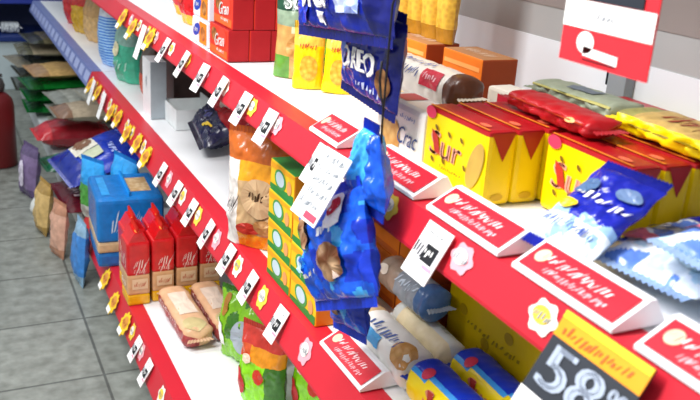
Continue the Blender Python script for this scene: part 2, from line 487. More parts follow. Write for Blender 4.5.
for i, (x, y, rz, ry, l) in enumerate([(.690, 1.625, 1.15, -.0, 'yellow sachet nearest the red cookie boxes, in front of green pouch'),
                                   (.735, 1.575, 1.1, .05, 'middle yellow sachet leaning in front of the dark green pouch'),
                                   (.788, 1.528, 1.05, .04, 'yellow sachet furthest right of its three, beside the hanging dark blue bags')]):
    if i == 0: place(sach, (x, y, Z1), -PI / 2 + rz, 0, ry); sach['label'] = l
    else: dup(sach, (x, y, Z1), -PI / 2 + rz, 0, ry, label=l)

# dark blue cookie bags hanging on the cord
NAVY = foil('1226a0', .25); NAVY2 = foil('0b1570', .25); LBL = foil('4d7cf0')
def col_navy(s, t, side): return NAVY if (t < .82 and s < .7) else NAVY2
def art_oreo1(mb, fn):
    put_text(mb, fn, 'Oreo', -.050, .070, .125, .072, WHT, .003, .15, .0, .0025)
    put_ell(mb, fn, -.112, .03, .034, .022, foil('2340d8'), .002, .2)
    put_rect(mb, fn, -.13, .062, -.085, .074, LBL, .002)
    put_rect(mb, fn, -.045, .012, -.022, .030, WHT, .002, skew=-.004)
    put_poly(mb, fn, [(.05, .06), (.075, .10), (.085, .145), (.095, .1), (.13, .085), (.09, .08), (.07, .05)], foil('dfe8ff'), .003)
    put_rect(mb, fn, .03, .03, .05, .05, foil('c8d4ff'), .002); put_rect(mb, fn, .07, .03, .1, .05, foil('9fb4ff'), .002)
def art_oreo2(mb, fn):
    put_text(mb, fn, 'OREO', .002, .060, .112, .034, WHT, .003, .0, 0, .002)
    put_ell(mb, fn, -.066, .055, .016, .024, foil('6c8cf0'), .0016, .3)
    scribble(mb, fn, .03, .022, .08, .014, foil('cdd8ff'), 5, .002, 3)
    scribble(mb, fn, -.01, .098, .1, .008, foil('7f98f0'), 8, .002, 8)
    put_ell(mb, fn, .075, .04, .014, .022, food('c08a50', '5a3418', 50), .002)
o1 = pouch('cookie_bag', .34, .20, .055, col_navy, 11, 0, .012, art_oreo1, NAVY2, pinch=.02)
place(o1, (.545, 1.165, 1.163), -PI / 2, .0, -.10); meta(o1, 'big dark blue cookie bag with white lettering hanging at the top of the cord', 'cookie bag', 'dark blue bags on the cord')
o2 = pouch('cookie_bag', .20, .135, .042, col_navy, 14, 0, .008, art_oreo2, NAVY2, pinch=.03)
place(o2, (.600, 1.170, 1.060), -PI / 2, .0, .06); meta(o2, 'smaller dark blue cookie bag hanging below, white capitals across its middle', 'cookie bag', 'dark blue bags on the cord')

cord = empty('hanging_cord', (.515, .955, .93)); meta(cord, 'thin black cord hanging from the upper shelf between dark and bright blue bags', 'cord')  # a plain cord that the blue bags hang on
BLK = mat('15161a', .5, .3)
mb = MB(); mb.tube([(.132, .0, .7), (.06, .0, .5), (.0, .0, .3), (.0, .002, .15), (0, 0, .12)], .0016, BLK); mb.build('line', cord)
mb = MB(); mb.tube([(0, .0, .165), (.004, .02, .18), (.004, .026, .20), (.002, .02, .225)], .0018, BLK); mb.build('hook', cord)

# bright blue cookie bags hanging in a strip in front of the rail
CB = foil('0f5be0', .3); CB2 = foil('0a35c0', .3); CB3 = foil('3fa8f5', .25); CHOC = food('d9b48a', '6b3c1c', 45)
def col_cb(s, t, side):
    n = noise.noise(Vector((s * 2.2, t * 3.5, 4.2)))
    return CB3 if n > .28 else CB if n > -.12 else CB2
def art_cb(mb, fn):
    put_ell(mb, fn, -.055, .115, .034, .030, CHOC, .003, .4); put_ell(mb, fn, .035, .055, .030, .028, CHOC, .003)
    put_ell(mb, fn, .055, .125, .018, .026, WHT, .003, -.5); put_ell(mb, fn, .057, .13, .008, .014, mat('c02030'), .004, -.5)
    put_ell(mb, fn, -.01, .15, .016, .012, WHT, .003); put_ell(mb, fn, -.09, .06, .012, .012, foil('9fd0ff'), .003)
    scribble(mb, fn, .03, .10, .05, .02, WHT, 4, .003, 12); scribble(mb, fn, -.06, .045, .05, .014, foil('e8e4d0'), 4, .003, 13)
def art_cbs(mb, fn):
    put_ell(mb, fn, -.015, .045, .02, .026, CHOC, .003, .3); put_ell(mb, fn, .03, .09, .012, .01, WHT, .003)
    scribble(mb, fn, .01, .07, .05, .016, foil('cfe4ff'), 4, .003, 15)
b1 = pouch('cookie_bag', .115, .100, .042, lambda s, t, d: CB3 if (t > .3 and s < .5) else CB, 21, 0, .012, None, CB2, pinch=.05, taper=.6)
place(b1, (.512, .980, .960), -PI / 2, .0, .0); meta(b1, 'bright blue bag at the top of the hanging strip, plain glossy and creased', 'cookie bag', 'bright blue bags on the cord')
b2 = pouch('cookie_bag', .225, .150, .055, col_cb, 23, 0, .014, art_cb, CB2, pinch=.05)
place(b2, (.494, .990, .808), -PI / 2, 0, -.48); meta(b2, 'bright blue bag with cookie pictures in the middle of the hanging strip', 'cookie bag', 'bright blue bags on the cord')
b3 = pouch('cookie_bag', .125, .115, .042, col_cb, 27, 0, .012, art_cbs, CB2, pinch=.1)
place(b3, (.548, 1.072, .712), -PI / 2, 0, -.25); meta(b3, 'bright blue bag lowest on the hanging strip, pointing down to the white rolls', 'cookie bag', 'bright blue bags on the cord')

# orange boxes at the back with yellow packets on top
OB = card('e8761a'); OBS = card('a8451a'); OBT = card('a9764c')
def art_ob(mb, fn):
    w = .062
    put_rect(mb, fn, -w * .95, .02, w * .95, .05, card('eec98c'), .0008, skew=0)
    scribble(mb, fn, 0, .062, .10, .024, card('f3d9b0'), 6, .0014, 5, .05)
    put_rect(mb, fn, -w * .95, .108, w * .95, .116, card('f4a458'), .0008)
def art_obt(mb, fn): scribble(mb, fn, 0, 0, .09, .03, card('d8c4ae'), 8, .001, 3)
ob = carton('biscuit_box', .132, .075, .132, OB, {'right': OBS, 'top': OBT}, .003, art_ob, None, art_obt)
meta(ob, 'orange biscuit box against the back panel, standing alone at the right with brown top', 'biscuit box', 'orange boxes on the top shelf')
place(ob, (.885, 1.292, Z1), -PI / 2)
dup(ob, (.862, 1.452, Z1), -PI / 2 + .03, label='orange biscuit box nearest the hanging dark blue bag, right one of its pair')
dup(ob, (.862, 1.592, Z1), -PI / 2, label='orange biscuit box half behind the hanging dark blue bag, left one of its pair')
YB = mat('d8a812', .4, .4, .12, 30.)
def col_yb(s, t, side): return YB if t > .42 else food('c08a2c', 'e0b43c', 90) if t > .12 else foil('b07a18')
yb = pouch('biscuit_packet', .054, .22, .034, col_yb, 8, .7, .003, None, foil('c89a20'), pinch=.02)
meta(yb, '', 'biscuit packet', 'yellow packets on the orange boxes')
for i, l in enumerate(['rightmost golden yellow packet standing on the orange boxes', 'golden yellow packet standing on orange boxes, second from the right', 'golden yellow packet standing on orange boxes, third from the right', 'golden yellow packet on orange boxes half hidden by the hanging bag']):
    loc = (.875, 1.40 + i * .058, 1.1045)
    if i == 0: place(yb, loc); yb['label'] = l
    else: dup(yb, loc, label=l)

# white cracker pack, cracker log on top
CRK = food('e4c078', 'c48c3c', 60)
def art_crack(mb, fn):
    put_ell(mb, fn, -.035, .036, .022, .030, CRK, .001); put_ell(mb, fn, -.012, .03, .02, .028, CRK, .0014)
    put_text(mb, fn, 'Crac', .032, .040, .06, .028, mat('2a4a86'), .002, .3, .0)
    put_rect(mb, fn, -.05, .066, -.012, .084, mat('d83a54'), .0012, skew=.004); scribble(mb, fn, .03, .07, .05, .008, mat('6c86c0'), 7, .0016, 4)
CREAM = mat('f4f1ea', .35, .45, .04, 30.)
wp = carton('cracker_pack', .155, .065, .088, CREAM, None, .010, art_crack, None, lambda mb, fn: put_rect(mb, fn, -.05, -.02, -.005, .02, mat('cf4658'), .001))
place(wp, (.67, 1.13, Z1), -PI / 2); meta(wp, 'white cracker pack with red mark, left of the front yellow biscuit pack', 'cracker pack')
LOGW = mat('e9e0d2', .35, .45, .06, 30.); LOGB = mat('5c3420', .3, .45, .25, 50.); LRED = mat('c62038', .35, .4, .08, 60.)
def col_log(s, a): return LOGW if s < .72 else LOGB
def art_log(mb, fn):
    put_rect(mb, fn, -.105, .2, -.065, .75, LRED, .001); put_rect(mb, fn, .015, .05, .075, .95, LRED, .001)
    scribble(mb, fn, .046, .55, .045, .35, mat('f0b8bc'), 4, .002, 2, 0); scribble(mb, fn, -.025, .55, .06, .5, mat('3a4c94'), 6, .002, 6, .02)
    scribble(mb, fn, -.03, 1.2, .12, .35, mat('3e5aa8'), 9, .002, 7, .02)
lg = roll('cracker_roll', .25, .033, .033, col_log, 2.5, art_log, mat('d9cdb8'))
place(lg, (.760, 1.245, 1.030), -PI / 2); meta(lg, 'cream cracker roll with red label and brown end lying behind the white cracker pack', 'cracker roll')
wp2 = carton('cracker_pack', .20, .065, .056, CREAM, None, .008); place(wp2, (.762, 1.225, Z1), -PI / 2); meta(wp2, 'plain white pack under the cream cracker roll, mostly hidden by the front white pack', 'cracker pack')

# yellow and red biscuit packs in two blocks
YP = mat('ffe000', .35, .4, .05, 20.); YPS = mat('f2cc00', .35, .4, .05, 20.); RT = mat('a80f18', .35, .4, .12, 30.); EDGE_HIGHLIGHT = mat('f08a2a', .4, .3)
def art_yp(mb, fn):
    put_text(mb, fn, 'Sur', -.018, .055, .082, .036, mat('f0a48c', .4, .3, .1), .002, .12, .0, .0015)
    put_poly(mb, fn, [(-.058, .074), (-.040, .066), (-.030, .040), (-.046, .042)], mat('c03024'), .0026)
    for u, v in [(-.05, .03), (-.045, .078), (-.01, .076), (.022, .076), (.035, .04), (-.02, .034)]:
        put_ell(mb, fn, u, v, .005, .003, mat('7a5a10'), .0028, -.7)
    put_ell(mb, fn, -.064, .096, .014, .009, mat('d83a5c'), .0026)
    put_ell(mb, fn, .058, .05, .016, .036, mat('c8a44c', .5, .3, .15), .0018, -.35)
    scribble(mb, fn, .0, .024, .06, .006, mat('a88a10'), 7, .002, 2)
def side_yp(mb, fn):
    put_poly(mb, fn, [(-.019, .1015), (.019, .1015), (.002, .062)], RT, .0012)
    put_ell(mb, fn, 0, .012, .01, .005, mat('d0a400'), .001)
def top_yp(mb, fn):
    put_rect(mb, fn, -.076, -.021, .076, -.017, EDGE_HIGHLIGHT, .001); put_ell(mb, fn, .05, -.008, .012, .006, mat('e86a4a'), .0012)  # orange stripe is a painted highlight along the top front edge
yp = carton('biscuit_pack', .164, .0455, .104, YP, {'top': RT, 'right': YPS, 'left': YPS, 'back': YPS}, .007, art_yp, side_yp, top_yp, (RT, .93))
meta(yp, '', 'biscuit pack', 'yellow biscuit packs with red tops')
ORD = ['front', 'second', 'third', 'fourth', 'fifth', 'sixth', 'seventh', 'eighth']
for blk, (x0, yc, n) in enumerate([(.662, .972, 8), (.745, .790, 6)]):
    for i in range(n):
        lab = 'yellow biscuit pack with red top, %s row of the %s block' % (ORD[i], ['left', 'right'][blk])
        loc = (x0 + i * .0472, yc + rnd.uniform(-.004, .004) - (.004 * i if blk == 0 and i < 2 else 0), Z1)
        if blk == 0 and i == 0: place(yp, loc); yp['label'] = lab
        else: dup(yp, loc, -PI / 2 + rnd.uniform(-.015, .015), label=lab)

# packs lying on top of the blocks
ZT = Z1 + .1045
def col_rt(s, a): return RT
def art_rt(mb, fn): put_rect(mb, fn, -.085, .35, .085, .5, card('b8401c'), .001); put_ell(mb, fn, .06, .45, .01, .2, mat('f0b070'), .0015)
rp = roll('biscuit_pack', .20, .029, .013, col_rt, 3.2, art_rt, mat('8e0f18'))
place(rp, (.772, .915, ZT + .001), -PI / 2 - .03); meta(rp, 'long red wrapped pack lying flat on top of the yellow and red packs', 'biscuit pack')
GG = mat('8a927c', .4, .4, .15, 40.)
def art_gg(mb, fn): put_rect(mb, fn, -.03, 1.2, .03, 1.9, mat('5f6870'), .001); put_rect(mb, fn, -.085, .5, .085, .7, mat('a09a54'), .001)
gg = roll('biscuit_pack', .185, .034, .015, const(GG), 3.2, art_gg, mat('767d68'))
place(gg, (.860, .97, ZT + .001), -PI / 2 + .03); meta(gg, 'grey green wrapped pack lying behind the long red pack near back panel', 'biscuit pack')
YT = mat('f2d400', .35, .4, .08, 30.)
def col_yt(s, a): return YT if a < .75 else mat('b89a58', .4, .3, .25, 60.) if s > -.7 else mat('8d8a50', .4, .3, .2, 60.)
def art_yt(mb, fn): scribble(mb, fn, .02, 1.5, .12, .9, mat('8a3a28'), 8, .001, 3, .01); put_rect(mb, fn, -.1, .05, .1, .16, mat('8a7a10'), .001)
yt = roll('biscuit_pack', .21, .044, .016, col_yt, 3.4, art_yt, mat('d0b820'))
place(yt, (.858, .760, ZT + .001), -PI / 2); meta(yt, 'bright yellow pack with brown printed top lying at the right of the red tops', 'biscuit pack')
TANC = card('b98a54')
sm = carton('cracker_pack', .12, .05, .098, card('d9d2c4'), {'right': TANC}, .006, lambda mb, fn: put_rect(mb, fn, -.03, .05, .01, .09, LRED, .001))
place(sm, (.862, 1.125, Z1), -PI / 2 + .05); meta(sm, 'small white pack with tan end standing behind the yellow packs near the orange box', 'cracker pack')

# blue and white wafer bags on the near right
BW = foil('1222a8', .25); BWL = foil('9cc4f0', .25); BWW = foil('e6f0fa', .12)
def col_bw(s, t, side):
    n = noise.noise(Vector((s * 3, t * 6, 1.3)))
    if t < .27: return BWW if n > -.25 else BWL
    if t < .36: return BWL if n > 0 else BW
    return BW
def art_bw(mb, fn):
    put_ell(mb, fn, -.022, .046, .012, .007, YEL, .002, .3); scribble(mb, fn, .01, .068, .08, .014, WHT, 6, .002, 3)
    scribble(mb, fn, .0, .022, .09, .018, mat('3a5ab8'), 8, .002, 5); put_ell(mb, fn, .028, .092, .016, .010, foil('6a86b0'), .002)
    put_ell(mb, fn, -.028, .082, .02, .012, foil('4a6a94'), .002)
bw = pouch('wafer_bag', .100, .125, .034, col_bw, 31, 0, .008, art_bw, BW, pinch=.03)
place(bw, (.606, .690, 1.000), -PI / 2 + .1, math.radians(-58)); meta(bw, 'dark blue and white wafer bag leaning back in front of the right yellow packs', 'wafer bag', 'blue and white bags at the near end')
def col_bl(s, t, side):
    n = noise.noise(Vector((s * 3 + 8, t * 7, 2.3)))
    return BW if (t > .78 and s < .3) else foil('5f86d8') if n < -.2 else BWW if n < .25 else foil('bfe2f4', .15)
def art_bl(mb, fn):
    scribble(mb, fn, .0, .10, .12, .03, foil('38558e'), 6, .002, 5); put_ell(mb, fn, -.05, .05, .03, .014, mat('e2707c'), .002, .4)
    put_ell(mb, fn, .03, .05, .03, .02, foil('e8fbff', .05), .002); scribble(mb, fn, .01, .165, .1, .02, foil('2c3e6a'), 5, .002, 6)
bl = pouch('wafer_bag', .145, .20, .036, col_bl, 35, 0, .009, art_bl, foil('a8c4ea'), pinch=.03)
place(bl, (.650, .610, .997), -PI / 2 + .12, math.radians(-88)); meta(bl, 'pale blue and white wafer bag lying flat behind the third white framed red strip', 'wafer bag', 'blue and white bags at the near end')
dup(bl, (.660, .535, 1.036), -PI / 2 - .06, math.radians(-86), label='pale blue and white wafer bag at the lower right edge, on top of its neighbour')
dup(bl, (.650, .440, .997), -PI / 2 - .05, math.radians(-87), label='pale blue and white wafer bag nearest the camera, behind the last white strip')
def art_be(mb, fn):
    put_rect(mb, fn, -.055, .11, .06, .145, mat('c4ccdc'), .001, skew=.004); put_rect(mb, fn, -.05, .075, .06, .095, YEL, .001); put_rect(mb, fn, -.06, .02, .06, .05, mat('d84848'), .001)
    scribble(mb, fn, 0, .127, .08, .016, mat('1c2c70'), 6, .002, 5)
be = pouch('wafer_bag', .14, .175, .06, lambda s, t, d: BW if t > .3 else foil('c4d0e8'), 41, .6, .005, art_be, BW2 if False else BW)
place(be, (.935, .600, Z1), -PI / 2 + .45); meta(be, 'dark blue bag with white, yellow and red bands standing at the right edge', 'wafer bag', 'blue and white bags at the near end')

# ------------------------------------------------------------------ middle shelf goods (z = .605)
Z2 = .607
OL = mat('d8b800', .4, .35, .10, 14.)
def art_ol(mb, fn):
    for u, v in [(-.09, .10), (-.02, .07), (.06, .05), (.10, .03), (.04, .11)]: put_ell(mb, fn, u, v, .012, .010, mat('a88a04'), .001)
    scribble(mb, fn, .0, .085, .15, .012, mat('9a8008'), 9, .001, 3); scribble(mb, fn, .02, .055, .12, .01, mat('a88c08'), 8, .001, 4)
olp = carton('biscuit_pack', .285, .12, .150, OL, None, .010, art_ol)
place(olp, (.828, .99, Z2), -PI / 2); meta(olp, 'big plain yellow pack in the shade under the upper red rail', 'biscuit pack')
OC = card('e8801c'); 
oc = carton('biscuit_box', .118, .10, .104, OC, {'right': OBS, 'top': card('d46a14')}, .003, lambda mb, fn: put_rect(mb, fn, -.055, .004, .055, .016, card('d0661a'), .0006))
meta(oc, '', 'biscuit box', 'orange boxes on the middle shelf')
kk = 0
for t in range(2):
    for i in range(2):
        lab = 'plain orange box on the middle shelf, %s row, %s column beside hanging blue bags' % (TIER[t] if t == 0 else 'upper', ['right', 'left'][i])
        loc = (.80, 1.225 + i * .121, Z2 + t * .1045)
        if kk == 0: place(oc, loc); oc['label'] = lab
        else: dup(oc, loc, label=lab)
        kk += 1
# rolls at the front
def col_wr(s, a): return CREAM if s > -.55 else mat('d9b98c', .35, .4, .15, 60.)
def art_wr(mb, fn):
    put_rect(mb, fn, -.035, .15, .02, .75, mat('4aa4e0'), .001); scribble(mb, fn, .02, 1.1, .1, .6, mat('4a66a8'), 7, .0015, 4, .01)
    put_ell(mb, fn, .085, .9, .03, .7, food('e0b070', 'c08a44', 70), .0012)
wr = roll('cracker_roll', .205, .034, .036, col_wr, 2.4, art_wr, mat('cdb894'))
place(wr, (.648, 1.115, Z2), -PI / 2); meta(wr, 'white cracker roll with blue label lying behind the white framed lower strip', 'cracker roll', 'cracker rolls on the middle shelf')
def col_cr(s, a): return mat('e2e8ea', .3, .45, .1, 40.) if a > 1.3 else mat('f0e2bc', .35, .4, .08, 40.) if s > -.7 else mat('d8dcd8')
cr = roll('cracker_roll', .18, .030, .034, col_cr, 2.4, lambda mb, fn: scribble(mb, fn, 0, 1.9, .12, .4, mat('b8c0c4'), 6, .001, 2, .01), mat('cfd4d4'))
place(cr, (.722, 1.115, Z2), -PI / 2 - .03); meta(cr, 'cream and silver wrapped roll lying between white roll and clear wrapped roll', 'cracker roll', 'cracker rolls on the middle shelf')
def col_cl(s, a): return mat('a89484', .25, .5, .2, 50.) if s < -.2 else mat('98a2ac', .25, .5, .2, 50.) if s < .6 else mat('4a70a4', .25, .5, .2, 50.)
cl = roll('cracker_roll', .17, .031, .031, col_cl, 2.3, lambda mb, fn: (put_ell(mb, fn, -.06, .5, .014, .3, mat('ece2d4'), .001), scribble(mb, fn, .02, .6, .07, .7, mat('d0dcea'), 5, .001, 5, .01)), mat('9aa4ac'))
place(cl, (.722, 1.175, .679), -PI / 2 + .03, 0, .0); meta(cl, 'clear wrapped roll with brown biscuits and blue end resting on the cream roll', 'cracker roll', 'cracker rolls on the middle shelf')
YR = mat('ffe100', .3, .45, .05, 30.); BR = mat('0a34c4', .3, .45, .12, 30.); BRL = mat('3aa0f0', .3, .45, .1, 30.)
def col_yr(s, a):
    b = .9 + .25 * s
    return YR if a < b else BRL if a < b + .22 else BR
def art_yr(mb, fn):
    put_ell(mb, fn, -.055, 1.05, .012, .3, mat('d83050'), .001); put_text(mb, fn, 'Sur', .0, .35, .07, .6, mat('e08a6c'), .002, .01); put_poly(mb, fn, [(-.03, .6), (-.015, .62), (-.01, .15), (-.022, .15)], mat('b03020'), .0026)
yr = roll('biscuit_roll', .20, .036, .038, col_yr, 2.5, art_yr, mat('1c3cb0'))
place(yr, (.648, .900, Z2), -PI / 2); meta(yr, 'yellow and blue biscuit roll nearer the rail at the bottom of the photo', 'biscuit roll', 'yellow and blue rolls')
dup(yr, (.728, .908, Z2), -PI / 2 - .03, label='yellow and blue biscuit roll further back, against the big yellow pack', group='yellow and blue rolls')

# green, yellow and orange tea boxes in two stacked columns
def art_tea(mb, fn):
    w = .062
    put_poly(mb, fn, [(-w, .002), (w, .002), (w, .020), (-w, .012)], card('2f8a3c'), .0007)
    put_poly(mb, fn, [(-w, .056), (-w, .044), (w, .054), (w, .060)], card('f2a81c'), .0007)
    put_ell(mb, fn, -.008, .032, .030, .020, card('4a9a4c'), .0009); put_ell(mb, fn, -.008, .033, .022, .015, card('c8dce4'), .0013)
    put_ell(mb, fn, .04, .03, .012, .014, card('e4a060'), .0011)
tea = carton('tea_box', .128, .085, .062, card('f0c41c'), {'right': card('ee8a1a'), 'left': card('e07c1a'), 'top': card('3c9440')}, .003, art_tea)
meta(tea, '', 'tea box', 'green and yellow tea boxes')
kk = 0
for i, n in enumerate((4, 3)):
    for t in range(n):
        pos = {0: 'bottom', n - 1: 'topmost'}.get(t, 'second from bottom' if t == 1 else 'third from bottom')
        lab = 'green and yellow tea box, %s in the %s column' % (pos, ['left', 'right'][i])
        loc = (.6185 + rnd.uniform(-.002, .002), 1.463 - i * .131, Z2 + t * .0625)
        if kk == 0: place(tea, loc); tea['label'] = lab
        else: dup(tea, loc, label=lab)
        kk += 1

# brown cookie bag
def col_ck(s, t, side):
    if t > .78: return foil('c8641a')
    if s < -.5: return foil('ece6e0')
    if t > .62: return foil('f2a414')
    if t < .14: return foil('eea010')
    return foil('c9a678', .12)
def art_ck(mb, fn):
    put_ell(mb, fn, .018, .125, .046, .044, mat('cfae84', .5, .3, .1), .002); scribble(mb, fn, .018, .13, .05, .022, mat('4a3018'), 4, .003, 21)
    scribble(mb, fn, -.055, .10, .03, .05, mat('38343a'), 4, .002, 5); put_ell(mb, fn, -.01, .05, .03, .014, mat('b02818'), .002)
    put_ell(mb, fn, .03, .06, .025, .018, food('dcb07a', 'a8743c', 70), .0024)
ck = pouch('cookie_bag', .165, .255, .085, col_ck, 45, .55, .008, art_ck, foil('b8561a'))
place(ck, (.610, 1.668, Z2), -PI / 2 + .75); meta(ck, 'beige and orange cookie bag with round label standing left of tea boxes', 'cookie bag')

# navy bag lying
def col_nv(s, t, side): return foil('141640', .35) if (t < .42 or s < -.35) else foil('b01c24', .2)
def art_nv(mb, fn):
    put_ell(mb, fn, .03, .125, .045, .02, foil('d8c4b8'), .002, .2); scribble(mb, fn, .02, .06, .1, .03, foil('5a5c9a'), 6, .002, 5); put_ell(mb, fn, .08, .04, .03, .006, foil('e8c83a'), .002, .5)
nv = pouch('snack_bag', .32, .20, .10, col_nv, 51, 0, .018, art_nv, foil('0c0e2c'))
place(nv, (.690, 2.47, .642), -PI / 2 - .15, math.radians(-62)); meta(nv, 'crumpled navy and red bag lying alone on the white middle shelf', 'snack bag')

# white stand and tray
GW = card('dfe6ea')
def art_std(mb, fn): scribble(mb, fn, 0, .12, .03, .05, mat('9aa4ac'), 3, .001, 3)
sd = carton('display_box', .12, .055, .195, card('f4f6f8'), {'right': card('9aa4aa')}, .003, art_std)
place(sd, (.648, 2.86, Z2), -PI / 2); meta(sd, 'tall plain white display box standing on the middle shelf', 'display box')
mb = MB(); W5 = card('e8eeee')
tw, td, th = .17, .13, .065
mb.box((-tw / 2, -td / 2, 0), (tw / 2, td / 2, .004), W5)
for lo, hi in [((-tw / 2, -td / 2, .004), (tw / 2, -td / 2 + .004, th)), ((-tw / 2, td / 2 - .004, .004), (tw / 2, td / 2, th * 1.3)), ((-tw / 2, -td / 2 + .004, .004), (-tw / 2 + .004, td / 2 - .004, th)), ((tw / 2 - .004, -td / 2 + .004, .004), (tw / 2, td / 2 - .004, th))]:
    mb.box(lo, hi, W5)
tr = mb.build('open_tray'); place(tr, (.735, 2.735, Z2), -PI / 2); meta(tr, 'low open white cardboard tray beside the tall white display box', 'tray')
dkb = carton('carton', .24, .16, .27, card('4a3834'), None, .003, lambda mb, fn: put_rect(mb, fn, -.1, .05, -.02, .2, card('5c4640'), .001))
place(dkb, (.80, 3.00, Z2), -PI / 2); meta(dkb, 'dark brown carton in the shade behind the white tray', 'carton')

# far goods on the middle shelf
tur = pouch('pasta_bag', .15, .235, .10, lambda s, t, d: foil('7fa89c', .15) if t > .62 else foil('3fae8c', .2), 61, .6, .008,
            lambda mb, fn: (put_ell(mb, fn, -.02, .13, .028, .03, foil('e0dcb4'), .002), scribble(mb, fn, .0, .07, .1, .04, foil('a8dcc8'), 5, .002, 3)), foil('6a948a'))
place(tur, (.675, 3.42, Z2), -PI / 2 + .35); meta(tur, 'turquoise green bag standing on the middle shelf beside the striped blue bag', 'pasta bag')
STRP = stripes('2a74d8', 'a8d4f4', 26., 'Z')
sb_ = pouch('pasta_bag', .15, .30, .11, lambda s, t, d: foil('1846b0') if t > .86 else foil('dfe6ee') if t > .70 else STRP, 63, .6, .006, None, foil('1438a0'))
place(sb_, (.675, 3.76, Z2), -PI / 2 + .35); meta(sb_, 'tall blue and white horizontally striped bag on the middle shelf', 'pasta bag')
jr = pouch('snack_pouch', .10, .19, .07, lambda s, t, d: foil('5a4a40') if t > .45 else foil('c04a2c'), 65, .6, .006, None, foil('4a3c34'))
place(jr, (.70, 3.16, Z2), -PI / 2 + .2); meta(jr, 'dark brown and orange pouch left of the tall white display box', 'snack pouch')
for i, (x, y, c1, c2, h, l) in enumerate([(.72, 4.35, 'd8b074', 'c49a60', .25, 'tan and gold bag behind the striped blue bag on the far shelf'),
                                     (.70, 4.62, 'd0a428', 'c8342c', .28, 'gold and red bag on the far lavender railed shelf'),
                                     (.70, 4.92, 'c42a2c', 'b02028', .29, 'red glossy bag furthest along the far lavender railed shelf')]):
    q = pouch('snack_bag', .20, h, .13, (lambda a, b: (lambda s, t, d: foil(a) if t < .5 else foil(b)))(c1, c2), 70 + i, .6, .010, None, foil(c2))
    place(q, (x, y, Z2), -PI / 2 + .35); meta(q, l, 'snack bag', 'bags on the far shelf')

# ------------------------------------------------------------------ bottom shelf goods (z = .17)
Z3 = .172
DR = foil('d0141a', .15); BG = foil('d8a878', .10); DY = foil('eab010', .1)
def tall_red(name):
    w, d, h = .092, .066, .200          # w runs along the aisle, d into the shelf
    mb = MB()
    mb.box((-w / 2, -d / 2, 0), (w / 2, d / 2, .034), DY, .006); mb.box((-w / 2, -d / 2, .034), (w / 2, d / 2, .098), BG, .006)
    mb.box((-w / 2 - .001, -d / 2 - .001, .096), (w / 2 + .001, d / 2 + .001, h), DR, .008)
    # folded top
    pr = [(-d / 2 + .003, h - .006), (d / 2 - .003, h - .006), (.010, h + .028), (-.010, h + .028)]
    mb.extrude(pr, 'x', -w / 2 + .004, w / 2 - .004, DR)
    side = face_fn((w / 2 + .001, 0, 0), (0, 1, 0), (0, 0, 1)); front = face_fn((0, -d / 2 - .001, 0), (1, 0, 0), (0, 0, 1))
    scribble(mb, side, .008, .130, .040, .04, mat('f2dcd4'), 4, .001, 3); scribble(mb, side, .006, .108, .036, .02, mat('f0d0c4'), 5, .001, 8)
    put_rect(mb, side, -.02, .052, .026, .085, mat('e8c8a0'), .001); scribble(mb, side, .004, .068, .034, .016, mat('c4502c'), 5, .0016, 4)
    scribble(mb, front, 0, .14, .07, .05, mat('f2dcd4'), 6, .001, 6); scribble(mb, front, 0, .066, .07, .025, mat('f6ece0'), 7, .001, 9)
    put_ell(mb, face_fn((0, 0, h + .028), (1, 0, 0), (0, 1, 0)), .025, 0, .015, .006, mat('f0a040'), .001)
    o = mb.build(name)
    sb = MB(); crimp(sb, w * .92, .020, foil('e03024'), h + .026, 14, .0025); sb.build('crimped_seal', o)
    return o
rdb = tall_red('biscuit_bag'); meta(rdb, '', 'biscuit bag', 'tall red biscuit bags')
for i, l in enumerate(['tall red and yellow biscuit bag at the outer edge of the bottom shelf', 'tall red and yellow biscuit bag second from the bottom rail', 'tall red and yellow biscuit bag third from the bottom rail', 'tall red and yellow biscuit bag deepest under the middle shelf']):
    loc = (.470 + i * .0745, 2.350 + .008 * i, Z3)
    if i == 0: place(rdb, loc); rdb['label'] = l
    else: dup(rdb, loc, label=l)
    dup(rdb, (loc[0] + .012, loc[1] + .105, Z3), label='rear row ' + l)

# flat salami-pink packs
FP = mat('e0b48c', .35, .4, .1, 40.)
def col_fp(s, a): return mat('a84848', .35, .4, .35, 90.) if a < .55 else FP
def art_fp(mb, fn):
    put_rect(mb, fn, -.09, 1.0, .05, 2.1, mat('f0dcc8'), .001); scribble(mb, fn, -.01, .25, .2, .35, mat('f0d8d0'), 12, .001, 4, .01)
    put_ell(mb, fn, .11, 1.5, .035, .7, mat('c8b884'), .001)
fp = roll('cracker_pack', .30, .042, .030, col_fp, 3.6, art_fp, mat('caa888'))
place(fp, (.565, 2.145, Z3), -PI / 2 + .02); meta(fp, 'beige pack with red side lying flat on bottom shelf, nearer the rail', 'cracker pack', 'flat beige packs')
dup(fp, (.662, 2.150, Z3), -PI / 2, label='beige pack with red side lying flat on bottom shelf, further in')

